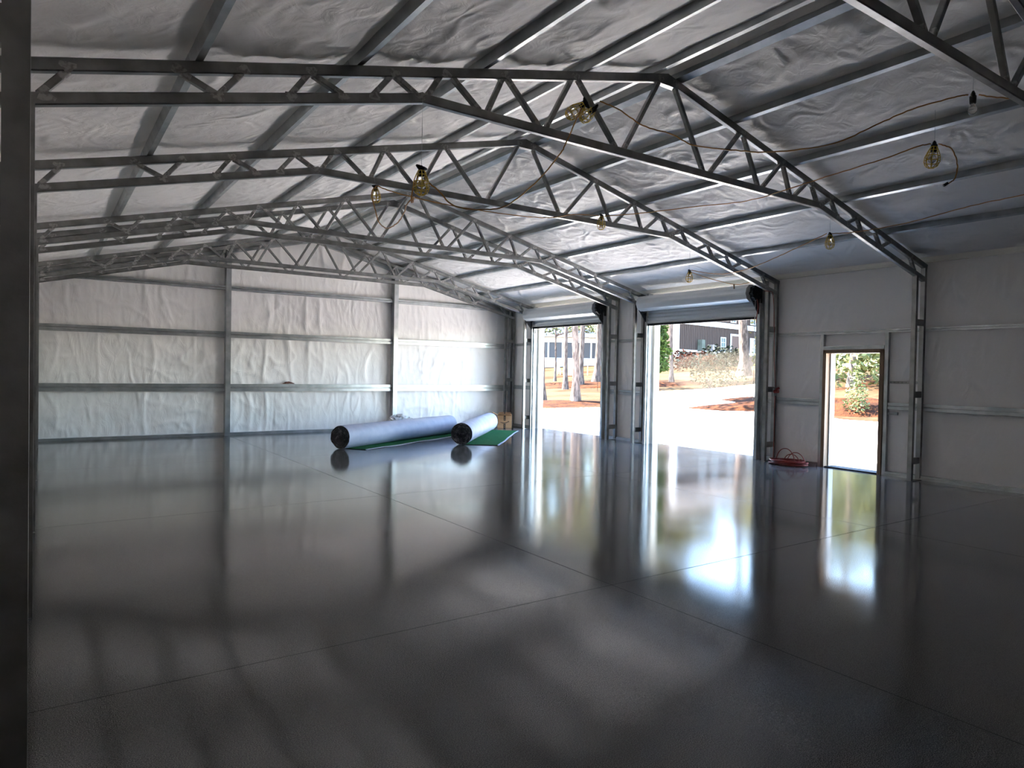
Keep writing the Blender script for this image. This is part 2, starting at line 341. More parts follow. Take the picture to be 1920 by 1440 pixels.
# ------------------------------------------------------------------ steel frames
def make_frame():
    root = empty('truss_frame', (0, 0, 0), '', '', 'steel truss frames spanning the hall')
    tw = 0.062
    top = lambda x: zc(x)+CH/2
    KX, KZ = 2.659, 3.836
    bch = 0.082
    for s in (1, -1):
        mx = lambda x: x if s == 1 else 2*XR-x
        mb = MB(); mb.bar((mx(LWALLX+0.05), 0, top(LWALLX+0.05)), (mx(XR+0.012), 0, top(XR)-0.002), tw, CH*cosS)
        def patch(mb, x, z, k):
            n = 10; pts = []
            for i in range(n):
                a = 2*PI*i/n; q = 1+0.25*math.sin(3*a+k*1.7)
                pts.append((mx(x)+0.048*q*math.cos(a), -tw/2-0.0012, z+0.034*q*math.sin(a)))
            mb.poly(pts, [tuple(range(n)) if s == 1 else tuple(range(n))[::-1]], 1)
        for k, x in enumerate((0.13, 0.76, 1.19, 1.68, 2.36, 2.84, 3.45, 4.27, 5.44)): patch(mb, x, zc(x)+0.030, k)
        mb.build('top_chord', [M['steel'], M['coldgalv']], root)
        mb = MB(); zb = lambda x: 3.192+SL*(x-XL)
        xk = XL+KX
        mb.bar((mx(XL+0.30-0.62), 0, zb(XL-0.32)+bch/2), (mx(xk+0.01), 0, KZ+bch/2), tw, bch*cosS, ends=(0.02, 0))
        for k, x in enumerate((0.02, 1.02, 1.53, 1.93, 2.19, 2.6)): patch(mb, x, zb(x)+bch-0.03, k+20)
        mb.build('haunch_chord', [M['steel'], M['coldgalv']], root)
        web = [(-0.02,'B',0.13,'T'),(0.78,'T',1.01,'B'),(1.03,'B',1.18,'T'),(1.53,'B',1.66,'T'),(1.70,'T',1.93,'B'),(2.19,'B',2.34,'T'),(2.38,'T',2.57,'B'),
               (2.67,'B',2.79,'T'),(2.91,'T',3.19,'B'),(3.27,'B',3.43,'T'),(3.48,'T',3.85,'B'),(3.93,'B',4.23,'T'),(4.31,'T',4.83,'B'),(4.94,'B',5.44,'T')]
        bz = lambda x: (zb(x) if x < xk else KZ)
        for xa, la, xb_, lb in web:
            za = zc(xa)+0.01 if la == 'T' else bz(xa)+bch-0.01
            zb_ = zc(xb_)+0.01 if lb == 'T' else bz(xb_)+bch-0.01
            mb = MB(); mb.bar((mx(xa), 0, za), (mx(xb_), 0, zb_), 0.045, 0.050, ref=(0, 1, 0), ends=(0.07, 1))
            mb.build('diagonal_brace', [M['steel'], M['coldgalv']], root)
        # laced column
        mb = MB(); mb.box(min(mx(XL-0.062), mx(XL)), -0.033, 0, max(mx(XL-0.062), mx(XL)), 0.033, 3.21); mb.build('inner_post', M['steel'], root)
        xo = 2*XR-XO
        mb = MB(); mb.box(min(mx(xo-0.062), mx(xo)), -0.033, 0, max(mx(xo-0.062), mx(xo)), 0.033, zc(xo)+0.01); mb.build('outer_post', M['steel'], root)
        for z in (0.31, 1.35, 2.48):
            mb = MB(); a, b = sorted((mx(XL-0.062), mx(xo))); mb.box(a, -0.022, z-0.05, b, 0.022, z+0.05); mb.build('batten_plate', M['steel'], root)
        mb = MB(); a, b = sorted((mx(XL), mx(xo-0.08))); mb.box(a, -0.06, 0, b, 0.06, 0.008); mb.build('base_plate', M['steel'], root)
    mb = MB(); mb.bar((XL+KX-0.02, 0, KZ+bch/2), (XW-KX+0.02, 0, KZ+bch/2), tw-0.002, bch); mb.build('bottom_chord', M['steel'], root)
    mb = MB(); mb.poly([(XR-0.13, y, zc(XR)-0.05) for y in (-0.034, 0.034)]+[(XR+0.13, y, zc(XR)-0.05) for y in (-0.034, 0.034)]+[(XR, y, zc(XR)+0.05) for y in (-0.034, 0.034)],
                      [(0, 2, 4), (1, 5, 3), (0, 1, 3, 2), (2, 3, 5, 4), (4, 5, 1, 0)]); mb.build('ridge_plate', M['steel'], root)
    return root
proto = make_frame()
FL = {'a': 'nearest steel truss frame, crossing the top right corner, its post at the left edge',
      'b': 'dark steel truss with tangled caged lamps near its apex, landing right of the walk door',
      'c': 'dark steel truss frame landing between the walk door and the nearer roll-up door',
      'd': 'grey steel truss frame landing on the left edge of the nearer roll-up door',
      'e': 'grey steel truss frame landing on the near edge of the farther roll-up door',
      'f': 'light grey steel truss frame at the far edge of the farther roll-up door',
      'g': 'rearmost steel truss frame standing against the far gable wall'}
first = True
for k in 'bacdefg':
    o = proto if first else copy_tree(proto); first = False
    o.location = (0.011 if k == 'a' else 0, FR[k]+0.033, 0); tag(o, FL[k], 'truss')

# ------------------------------------------------------------------ purlins (hat channels running the length of the hall)
def hat(w, h, br, t=0.004):
    o = [(-w/2-br, h), (-w/2-br, h-t), (-w/2-t, h-t), (-w/2, 0), (w/2, 0), (w/2+t, h-t), (w/2+br, h-t), (w/2+br, h)]
    return o
names = ['first', 'second', 'third', 'fourth']
def purlin(x, label, w=0.055, br=0.03):
    s = 1 if x > XR else -1; z0 = zc(x)+CH
    ux = Vector((1, 0, -SL*s)).normalized(); uz = Vector((SL*s, 0, 1)).normalized()
    mb = MB(); mb.extrude(hat(w, PH, br), (x, YNEAR, z0), (x, YFAR, z0), ux, uz)
    for yk, yf in FR.items():
        mb.extrude([(a*1.08, b-0.003 if b < 0.05 else b) for a, b in hat(w, PH, br*0.6)], (x, yf+0.14, z0-0.001), (x, yf+0.30, z0-0.001), ux, uz)
    o = mb.build('roof_purlin', M['steel2']); tag(o, label, 'purlin', 'roof purlins under the insulation')
for i in range(4):
    purlin(XR+SP*(i+1)-0.03, 'long steel roof purlin on the right slope, %s one down from the ridge' % names[i])
    purlin(XR-SP*(i+1)+0.03, 'long steel roof purlin on the left slope, %s one down from the ridge' % names[i])
purlin(XR+0.17, 'wide steel purlin just right of the roof ridge', 0.10, 0.03)
purlin(XR-0.17, 'wide steel purlin just left of the roof ridge', 0.10, 0.03)

# ------------------------------------------------------------------ girts
def girt(a, b, z0, z1, label, depth=0.058, lip=True):
    """a,b: end points on the inner face plane; horizontal channel"""
    a = Vector((*a, 0)); b = Vector((*b, 0)); d = (b-a).normalized(); out = Vector((-d.y, d.x, 0))   # out: towards room
    mb = MB(); h = z1-z0
    prof = [(0, 0), (depth, 0), (depth, h*0.42), (depth*0.62, h*0.46), (depth*0.62, h*0.56), (depth, h*0.60), (depth, h), (0, h)]
    mb.extrude(prof, a+Vector((0, 0, z0)), b+Vector((0, 0, z0)), out, (0, 0, 1))
    return tag(mb.build('wall_girt', M['steel2']), label, 'girt', 'horizontal wall girts')
gx = 11.54
def rgirt(y0, y1, z0, z1, label, **k): girt((gx, y0), (gx, y1), z0, z1, label, **k)
rgirt(YNEAR, 8.10, 2.355, 2.412, 'thin upper steel girt on the right wall running over the walk door')
rgirt(YNEAR, 5.74, 1.09, 1.20, 'waist high steel girt on the right wall, right of the walk door')
rgirt(6.94, 8.10, 1.09, 1.20, 'waist high steel girt between the walk door and the coiled red cord')
rgirt(5.18+0.4, 5.74, 1.00, 1.045, 'short steel channel just below the girt right of the walk door', depth=0.05)
rgirt(11.12, 12.48, 2.355, 2.412, 'upper short steel girt between the two roll-up doors')
rgirt(11.12, 12.48, 1.09, 1.20, 'lower short steel girt between the two roll-up doors')
rgirt(15.52, 16.74, 2.355, 2.412, 'upper short steel girt between the farther roll-up door and the far corner')
rgirt(15.52, 16.74, 1.09, 1.20, 'lower short steel girt between the farther roll-up door and the far corner')
mb = MB(); mb.box(11.50, 5.24, 1.515, 11.512, 5.74, 1.555)
for i in range(8): mb.tube([(11.4995, 5.28+i*0.06, 1.535), (11.4985, 5.28+i*0.06, 1.535)], 0.008, 8, 1)
tag(mb.build('perforated_strap', [M['steel'], M['black']]), 'perforated dark steel strap right of the walk door', 'strap')
FX = [(LWALLX, 3.49), (3.60, 7.67), (7.79, 11.42)]
fb = ['left bay', 'middle bay', 'right bay']
for (x0, x1), bn in zip(FX, fb):
    for (z0, z1), rn in zip(((1.02, 1.19), (2.265, 2.40), (3.36, 3.455)), ('lowest', 'middle', 'highest')):
        lab = '%s steel girt in the %s of the far wall' % (rn, bn)
        xa, xb_ = x0, x1
        if rn == 'highest': xa = max(x0, -0.2); xb_ = min(x1, 11.2)
        girt((xb_, 16.83), (xa, 16.83), z0, z1, lab, depth=0.10)
for x0, x1, lb in ((3.49, 3.60, 'left steel post of the far wall'), (7.67, 7.79, 'right steel post of the far wall behind the long turf roll')):
    mb = MB(); ztop = min(zc(x0), zc(x1))+CH+0.05
    mb.box(x0, 16.64, 0, x1, 16.66, ztop); mb.box(x0, 16.66, 0, x0+0.014, 16.83, ztop); mb.box(x1-0.014, 16.66, 0, x1, 16.83, ztop)
    tag(mb.build('end_wall_post', M['steel2']), lb, 'post', 'steel posts of the far gable wall')
# rafter along the top of the gable wall
mb = MB()
for s in (1, -1):
    mb.bar((XR, 16.76, zc(XR)+CH/2-0.05), (XR+s*5.9, 16.76, zc(XR+5.9)+CH/2-0.05), 0.10, 0.12)
struct(mb.build('trim_3', M['steel2']))
mb = MB(); mb.box(11.40, 16.62, 0, 11.50, 16.74, 3.5); tag(mb.build('corner_post', M['steel2']), 'steel corner post where the far wall meets the right wall', 'post')

# ------------------------------------------------------------------ walk door
d = MB(); d.box(11.44, 5.80, 0, 11.66, 5.862, 2.07); 
df = struct(bpy.data.objects.new('door_3', None)); C.objects.link(df); df.location = (0, 0, 0)
d.build('door_jamb', M['wood'], df)
d = MB(); d.box(11.44, 6.80, 0, 11.56, 6.86, 2.07); d.build('door_jamb', M['wood'], df)
d = MB(); d.box(11.56, 6.775, 0, 11.70, 6.86, 2.05); d.build('exterior_jamb', M['white'], df)
d = MB(); d.box(11.44, 5.80, 2.02, 11.66, 6.86, 2.08); d.build('door_head', M['wood'], df)
d = MB(); d.box(11.46, 5.862, 0.0, 11.72, 6.80, 0.02); d.build('threshold', M['black'], df)
for y0, y1, z0, z1, lb in ((5.735, 5.795, 0, 2.355, 'full height steel stud on the right side of the walk door'), (6.865, 6.925, 0, 2.355, 'steel stud on the left side of the walk door')):
    mb = MB(); mb.box(11.46, y0, z0, 11.54, y1, z1); tag(mb.build('door_stud', M['steel2']), lb, 'stud', 'steel studs framing the walk door')
mb = MB(); mb.box(11.455, 5.80, 2.085, 11.54, 6.86, 2.145); tag(mb.build('door_header', M['steel2']), 'steel header channel lying over the walk door', 'header')

# ------------------------------------------------------------------ roll-up doors
def rollup(y0, y1, zb, label, n):
    root = bpy.data.objects.new('rolling_door', None); C.objects.link(root); root.location = (11.15, y0, 0)
    tag(root, label, 'roll-up door', 'roll-up doors in the right wall')
    def P(mb, name, m):
        o = mb.build(name, m, root); o.matrix_parent_inverse = Matrix.Translation(root.location).inverted(); return o
    cx, cz, R = 11.17, 3.175, 0.165
    mb = MB(); ya, yb = y0+0.06, y1+0.02
    nseg = 40; prof = []
    for i in range(nseg):
        a = 2*PI*i/nseg; r = R+0.007*(1 if i % 4 < 2 else 0); prof.append((math.cos(a)*r, math.sin(a)*r))
    mb.extrude(prof, (cx, ya, cz), (cx, yb, cz), (1, 0, 0), (0, 0, 1)); P(mb, 'coiled_curtain', M['door_sheet'])
    # hanging curtain, ribbed
    mb = MB(); prof = []; z = zb; k = 0
    while z < cz-0.02:
        prof.append((0.012 if k % 4 < 2 else 0.0, z)); z += 0.028 if k % 2 else 0.012; k += 1
    prof.append((0.0, cz)); pr = prof+[(x+0.008, zz) for x, zz in prof[::-1]]
    mb.extrude(pr, (11.345, y0+0.02, 0), (11.345, y1-0.02, 0), (1, 0, 0), (0, 0, 1)); P(mb, 'curtain', M['door_sheet'])
    mb = MB(); mb.box(11.325, y0+0.02, zb-0.035, 11.375, y1-0.02, zb+0.012); P(mb, 'bottom_bar', M['black'])
    for ys, s in ((y0, 1), (y1, -1)):
        mb = MB(); 
        a, b = sorted((ys-0.035*s, ys+0.03*s)); mb.box(11.31, a, 0, 11.325, b, cz-0.18); mb.box(11.385, a, 0, 11.40, b, cz-0.18)
        a, b = sorted((ys-0.035*s, ys-0.02*s)); mb.box(11.325, a, 0, 11.385, b, cz-0.18)
        P(mb, 'guide_track', M['steel2'])
        mb = MB(); a, b = sorted((ys-0.005*s, ys-0.025*s)); 
        mb.poly([(x, y, z_) for y in (a, b) for x, z_ in ((11.05, cz+0.10), (11.40, cz+0.20), (11.46, cz-0.5), (11.40, cz-0.5), (11.05, cz-0.10))],
                [(0, 1, 2, 3, 4), (9, 8, 7, 6, 5), (0, 5, 6, 1), (1, 6, 7, 2), (2, 7, 8, 3), (3, 8, 9, 4), (4, 9, 5, 0)])
        P(mb, 'end_bracket', M['black'])
    for ys in (y0-0.07, y1+0.02):       # jamb posts behind the guides
        mb = MB(); mb.box(11.40, ys, 0, 11.545, ys+0.05, 3.43); P(mb, 'jamb_post', M['steel2'])
    mb = MB(); mb.box(11.545, y1-0.05, 0, 11.72, y1+0.04, 3.0); P(mb, 'exterior_jamb_trim', M['trim'])
    mb = MB(); mb.box(11.545, y0-0.04, 0, 11.72, y0+0.01, 3.0); P(mb, 'exterior_jamb_trim', M['trim'])
    mb = MB(); mb.box(11.545, y0-0.04, 2.93, 11.72, y1+0.04, 3.08); P(mb, 'header_trim', M['trim'])
    # chain hoist wheel
    mb = MB(); nw = 44; yw = y0-0.10
    prof = []
    for i in range(nw):
        a = 2*PI*i/nw; r = 0.135+(0.014 if (i//2) % 2 else 0); prof.append((math.cos(a)*r, math.sin(a)*r))
    mb.extrude(prof, (11.14, yw, cz-0.005), (11.14, yw+0.05, cz-0.005), (1, 0, 0), (0, 0, 1))
    mb.tube([(11.14, yw-0.02, cz-0.005), (11.14, y0+0.07, cz-0.005)], 0.035, 16)
    hoist = P(mb, 'chain_wheel', M['black'])
    mb = MB(); 
    for side in (-0.02, 0.13):
        z = cz-0.02; k = 0
        while z > 1.15:
            c = Vector((11.14+side, yw+0.025, z)); e1 = Vector((1, 0, 0)) if k % 2 else Vector((0, 1, 0))
            pts = [c+e1*math.cos(2*PI*i/10)*0.008+Vector((0, 0, 1))*math.sin(2*PI*i/10)*0.018 for i in range(11)]
            mb.tube(pts, 0.003, 4, 0, False); z -= 0.028; k += 1
    ch = mb.build('pull_chain', M['steel2'], hoist)
    return root
r1 = rollup(8.13, 11.07, 2.725, 'raised white roll-up door nearest the walk door, its chain hoist at right', 1)
r2 = rollup(12.53, 15.47, 2.835, 'raised white roll-up door nearest the far corner', 2)

# ------------------------------------------------------------------ turf rolls
def turf_roll(p0, p1, r, side, mat_w, label, shift=0.0, ext=0.0):
    a = Vector((*p0, 0)); b = Vector((*p1, 0)); d = (b-a).normalized(); n = Vector((d.y, -d.x, 0))*side; L = (b-a).length
    up = Vector((0, 0, 1)); root = empty('turf_roll', a, label, 'turf roll', 'artificial turf rolls on the floor')
    def P(mb, name, m):
        o = mb.build(name, m, root); o.matrix_parent_inverse = Matrix.Translation(-a); return o
    rnd = random.Random(int(r*1000)+int(p0[0]*10))
    nn = 56; mb = MB(); c0 = up*r
    NS = 14; pts = []; fs = []
    for j in range(NS+1):
        for i in range(nn):
            t = 2*PI*i/nn; rr = r*(1+0.012*math.sin(3*t+j*0.4)+0.008*math.sin(5*t-j*0.7))
            pts.append(a+d*(L*j/NS)+c0+(n*math.cos(t)+up*math.sin(t))*min(rr, r*1.0 if math.sin(t) < -0.9 else rr))
    for j in range(NS):
        for i in range(nn): fs.append((j*nn+i, j*nn+(i+1) % nn, (j+1)*nn+(i+1) % nn, (j+1)*nn+i))
    mb.poly(pts, fs, 0, True); P(mb, 'turf_backing', M['turf_back'])
    # spiral edge faces
    for e, (base, sgn) in enumerate(((a, -1), (b, 1))):
        mb = MB(); turns = 7; K = turns*36; inner = []; outer = []
        for k in range(K+1):
            t = 2*PI*k/36; rad = r*0.13+(r*0.985-r*0.13)*k/K; wob = 1+0.03*math.sin(4*t*0.37+k*0.05)
            dirv = n*math.cos(t)+up*math.sin(t); g = 0.030+0.02*math.sin(k*0.9)*math.sin(k*0.23)
            p = base+c0+dirv*rad*wob
            inner.append(p+d*sgn*g*0.2); outer.append(p+d*sgn*g+dirv*0.004)
        th = r*0.85/turns*0.62
        pts = []; fs = []
        for k in range(K+1):
            t = 2*PI*k/36; dirv = n*math.cos(t)+up*math.sin(t)
            pts += [inner[k], outer[k], outer[k]-dirv*th, inner[k]-dirv*th]
        for k in range(K):
            for q in range(3): fs.append((k*4+q, k*4+q+1, (k+1)*4+q+1, (k+1)*4+q))
        mb.poly(pts, fs, 0, True)
        ring = [base+c0+(n*math.cos(2*PI*i/nn)+up*math.sin(2*PI*i/nn))*r*0.985+d*sgn*0.001 for i in range(nn)]
        mb.poly(ring, [tuple(range(nn))], 0)
        P(mb, 'rolled_edge', M['turf_core'])
    # unrolled flap lying on the floor
    nx, ny = 10, 30; pts = []; fs = []
    for j in range(ny+1):
        for i in range(nx+1):
            u = i/nx; v = j/ny
            q = a+d*(shift+(L-shift+ext)*v)+n*(u*mat_w+0.012*math.sin(v*7)*u)+d*(0.10*u*math.sin(v*9+1)*0.3)
            z = 0.012+0.004*math.sin(v*17)*u+0.012*max(0, u-0.9)*abs(math.sin(v*11))
            pts.append(Vector((q.x, q.y, z)))
    o = len(pts); pts += [Vector((p.x, p.y, 0.001)) for p in pts]
    for j in range(ny):
        for i in range(nx):
            k = j*(nx+1)+i; fs.append((k, k+1, k+nx+2, k+nx+1))
    mb = MB(); mb.poly(pts, fs, 0, True)
    edge = [(j*(nx+1)+nx) for j in range(ny+1)]; ee = [(edge[j], o+edge[j], o+edge[j+1], edge[j+1]) for j in range(ny)]
    mb.poly(pts, ee, 1)
    mb.poly(pts, [(i, o+i, o+i+1, i+1) for i in range(nx)], 1)
    # pale selvedge strip round the outer edge
    st = []
    for j in range(ny+1):
        p = pts[edge[j]]; st += [p+Vector((0, 0, 0.001)), p+n*0.035+Vector((0, 0, -0.008))]
    mb.poly(st, [(2*j, 2*j+1, 2*j+3, 2*j+2) for j in range(ny)], 2)
    P(mb, 'unrolled_flap', [M['turf'], M['black'], M['turf_back']])
    return root
turf_roll((4.90, 13.06), (8.50, 15.08), 0.232, 1, 0.52, 'long blue-white turf roll lying left, in front of the far wall post', shift=0.10)
turf_roll((7.47, 12.70), (9.98, 15.52), 0.236, 1, 0.78, 'shorter-looking white turf roll on the right with a green flap beside it', shift=0.0)

# ------------------------------------------------------------------ cardboard box with a stick
bx, by = 10.80, 15.98
box = empty('cardboard_box', (bx, by, 0), 'open brown cardboard box with dark tape in the far right corner', 'box')
box.rotation_euler = (0, 0, math.radians(-34))
s = 0.20
mb = MB(); t = 0.008
mb.box(-s, -s, 0, s, -s+t, 0.36); mb.box(-s, s-t, 0, s, s, 0.36); mb.box(-s, -s+t, 0, -s+t, s-t, 0.36); mb.box(s-t, -s+t, 0, s, s-t, 0.36); mb.box(-s, -s, 0, s, s, 0.008)
mb.build('carton', M['kraft'], box)
for pts in ([(-s, -s, .36), (s, -s, .36), (s-.04, -s-.15, .41), (-s+.04, -s-.15, .41)], [(-s, s, .36), (s, s, .36), (s-.04, s+.15, .42), (-s+.04, s+.15, .42)], [(-s, -s, .36), (-s, s, .36), (-s-.14, s-.04, .43), (-s-.14, -s+.04, .43)]):
    mb = MB(); mb.poly(pts+[(x, y, z+.006) for x, y, z in pts], [(0, 3, 2, 1), (4, 5, 6, 7), (0, 1, 5, 4), (1, 2, 6, 5), (2, 3, 7, 6), (3, 0, 4, 7)]); mb.build('flap', M['kraft'], box)
for z0_, z1_ in ((0.0, 0.13), (0.22, 0.36)):
    mb = MB(); mb.box(-0.028, -s-0.002, z0_, 0.028, -s, z1_)
    for z in (z0_+0.03, z0_+0.08): mb.box(-0.012, -s-0.003, z, 0.012, -s-0.0015, z+0.02, 1)
    mb.build('tape_strip', [M['tape'], M['kraft']], box)
mb = MB(); arc = [(-0.115+0.23*i/14, -s-0.003, 0.175-0.035*math.sin(PI*i/14)+0.02*(i/14)) for i in range(15)]
mb.tube(arc, 0.007, 6, radii=[0.004+0.006*math.sin(PI*i/14) for i in range(15)])
mb.tube([(0.085, -s-0.003, 0.205), (0.122, -s-0.003, 0.203), (0.118, -s-0.003, 0.168)], 0.005, 6)
mb.build('smile_arrow_print', M['tape'], box)
mb = MB(); mb.tube([(bx+0.02, by+0.05, 0.01), (bx+0.10, by+0.12, 1.05)], 0.012, 8)
tag(mb.build('broom_stick', M['black']), 'thin dark stick standing upright in the cardboard box', 'stick')

# crumpled plastic behind the long roll
rnd = random.Random(4); mb = MB(); nx, ny = 26, 14; pts = []
for j in range(ny+1):
    for i in range(nx+1):
        u = i/nx; v = j/ny
        z = 0.50*math.sin(PI*u)**0.6*math.sin(PI*v)**0.6*(0.65+0.6*float(fbm(np.array(u*6.), np.array(v*5.), 3)))*(1.15-0.5*u)+0.004
        pts.append((7.25+1.05*u+0.05*rnd.uniform(-1, 1), 15.95+0.55*v+0.04*rnd.uniform(-1, 1), z+0.02*rnd.uniform(0, 1)))
mb.poly(pts, [(j*(nx+1)+i, j*(nx+1)+i+1, (j+1)*(nx+1)+i+1, (j+1)*(nx+1)+i) for j in range(ny) for i in range(nx)], 0, False)
tag(mb.build('plastic_sheeting', M['plastic']), 'crumpled heap of clear plastic sheeting behind the long turf roll', 'plastic sheet')
# rag on girt
mb = MB(); pts = []; nx, ny = 12, 6
for j in range(ny+1):
    for i in range(nx+1):
        u = i/nx; v = j/ny; pts.append((4.83+0.26*u+0.02*rnd.uniform(-1, 1), 16.72+0.09*v, 1.195+0.05*math.sin(PI*u)*math.sin(PI*v)+0.02*rnd.random()))
mb.poly(pts, [(j*(nx+1)+i, j*(nx+1)+i+1, (j+1)*(nx+1)+i+1, (j+1)*(nx+1)+i) for j in range(ny) for i in range(nx)], 0, True)
tag(mb.build('work_glove', M['rag']), 'small rust coloured glove lying on the lowest girt of the far wall', 'glove')

# ------------------------------------------------------------------ red cord
def smooth_path(pts, n=8):
    P = [Vector(p) for p in pts]; out = []
    for i in range(len(P)-1):
        p0 = P[max(i-1, 0)]; p1 = P[i]; p2 = P[i+1]; p3 = P[min(i+2, len(P)-1)]
        for k in range(n):
            t = k/n; out.append(0.5*((2*p1)+(p2-p0)*t+(2*p0-5*p1+4*p2-p3)*t*t+(3*p1-p0-3*p2+p3)*t**3))
    return out+[P[-1]]
rnd = random.Random(9); pts = []
for k in range(15*14):
    a = 2*PI*k/14; lap = k/14
    ex = 0.20+0.07*math.sin(lap*2.3); ey = 0.30+0.05*math.sin(lap*1.7+1)
    pts.append((11.12+math.cos(a)*ex*0.85+0.03*math.sin(lap*3), 7.28+math.sin(a)*ey+0.05*math.cos(lap*2.1), 0.012+0.007*lap*0.7+0.012*abs(math.sin(a*1.5+lap))))
lp = []
for cx_, cy_, r_, h_ in ((11.15, 7.36, 0.17, 0.26), (11.2, 7.18, 0.16, 0.20), (11.22, 7.28, 0.14, 0.16)):
    lp += [(cx_, cy_-r_*math.cos(PI*i/12)*1.1, 0.03+h_*math.sin(PI*i/12)) for i in range(13)]+[(cx_-0.1, cy_, 0.05)]
tail = [(11.15, 7.55, 0.012), (11.25, 7.68, 0.012), (11.30, 7.72, 0.012), (11.37, 7.762, 0.05), (11.385, 7.765, 0.5), (11.37, 7.76, 0.95), (11.385, 7.765, 1.22)]
mb = MB(); mb.tube(smooth_path(pts+lp+tail, 4), 0.0075, 6)
tag(mb.build('extension_cord', M['red_cord']), 'red extension cord coiled on the floor left of the walk door', 'cord')
o = empty('power_outlet', (11.35, 7.77, 1.30), 'small red plug and box fixed to the post left of the walk door', 'outlet')
mb = MB(); mb.box(-0.03, -0.03, -0.07, 0.05, 0.0, 0.07); mb.build('outlet_box', M['steel2'], o)
mb = MB(); mb.tube([(-0.01, -0.02, 0.01), (-0.01, -0.10, 0.02)], 0.035, 12); mb.tube([(0.02, -0.02, 0.05), (0.03, -0.09, 0.08)], 0.022, 12); mb.build('plug', M['red_cord'], o)
path = [(11.36, 7.74, 1.40), (11.31, 7.75, 1.9), (11.30, 7.76, 2.5), (11.25, 7.765, 3.1), (11.12, 7.76, 3.17), (11.0, 7.78, 3.17)]
mb = MB(); mb.tube(smooth_path(path, 6), 0.006, 6); tag(mb.build('feeder_cord', M['red_cord']), 'thin red cord climbing the post between walk door and roll-up door', 'cord')
path = [(11.12, 8.02, 3.05), (11.13, 8.0, 2.9), (11.11, 8.01, 2.72), (11.12, 8.02, 2.60)]
mb = MB(); mb.tube(smooth_path(path, 6), 0.008, 6); tag(mb.build('pull_rope', M['red_cord']), 'short red pull rope under the nearer chain hoist wheel', 'rope')

# ------------------------------------------------------------------ string of caged work lights
def make_lamp(caged=True, sc=1.0):
    """origin at the hook, bulb hangs down -Z"""
    root = bpy.data.objects.new('caged_work_light', None); C.objects.link(root); root.empty_display_size = 0.05
    mb = MB(); mb.tube([(0, 0, 0), (0, 0, -0.012), (0, 0, -0.02), (0, 0, -0.075), (0, 0, -0.08)], 0.02, 14, radii=[0.006, 0.014, 0.024, 0.022, 0.016])
    mb.tube([(-0.055, 0, -0.012), (-0.03, 0, -0.018), (0.03, 0, -0.018), (0.055, 0, -0.012)], 0.012, 10, radii=[0.008, 0.016, 0.016, 0.008]); mb.build('socket', M['black'], root)
    prof = [(0.012, -0.075), (0.014, -0.09), (0.026, -0.115), (0.031, -0.135), (0.027, -0.155), (0.014, -0.168), (0.001, -0.171)]
    mb = MB(); mb.tube([(0, 0, z) for r, z in prof], 1, 16, radii=[r for r, z in prof]); mb.build('bulb', M['glass'], root)
    if caged:
        mb = MB(); pf = [(0.024, -0.04), (0.038, -0.07), (0.055, -0.12), (0.057, -0.16), (0.045, -0.195), (0.02, -0.212), (0.0, -0.215)]
        for k in range(8):
            a = 2*PI*k/8; mb.tube([(r*math.cos(a), r*math.sin(a), z) for r, z in pf], 0.0035, 5, 0, False)
        for r, z in pf[:5]: mb.ring((0, 0, z), r, (0, 0, 1), 0.0035)
        mb.build('wire_cage', M['cage'], root)
    return root
lamp0 = make_lamp(); bare0 = make_lamp(False)
lamps = [  # pos, tilt(x,y), scale, label
    ((4.37, 5.12, 4.235), (0.9, 0.5), 1.15, 'tipped yellow caged lamp tangled high against the nearer big truss', lamp0),
    ((2.585, 5.12, 3.29), (0.0, 0.0), 1.15, 'yellow caged lamp on a long thin wire, centre left under the second truss', lamp0),
    ((3.30, 7.75, 3.815), (0.15, -0.25), 1.0, 'yellow caged lamp hanging leftmost, beside the looped cord', lamp0),
    ((6.905, 7.72, 3.98), (0.0, 0.05), 1.1, 'yellow caged lamp against the bottom chord of the middle truss', lamp0),
    ((6.95, 2.79, 4.19), (0.0, 0.25), 1.2, 'bare bulb in a black socket near the top right corner', bare0),
    ((7.55, 3.37, 4.03), (0.1, 0.1), 1.25, 'yellow caged lamp below the bare bulb at upper right', lamp0),
    ((9.15, 5.43, 3.64), (0.0, 0.0), 1.1, 'yellow caged lamp above the walk door and left of the truss end', lamp0),
    ((9.75, 8.48, 3.52), (0.0, 0.0), 1.1, 'yellow caged lamp in front of the nearer roll-up door', lamp0)]
used = set()
for pos, (tx, ty), s_, lb, src in lamps:
    o = src if src.name not in used else copy_tree(src)
    used.add(src.name)
    o.location = pos; o.rotation_euler = (tx, ty, 0.4); o.scale = (s_, s_, s_); tag(o, lb, 'work light', 'string of temporary work lights')
o = copy_tree(lamp0); o.location = (4.47, 5.11, 4.20); o.rotation_euler = (1.25, -0.9, 0.2); o.scale = (1.1,)*3; tag(o, 'second yellow cage in the tangled pair, lying right against the nearer big truss', 'work light', 'string of temporary work lights')
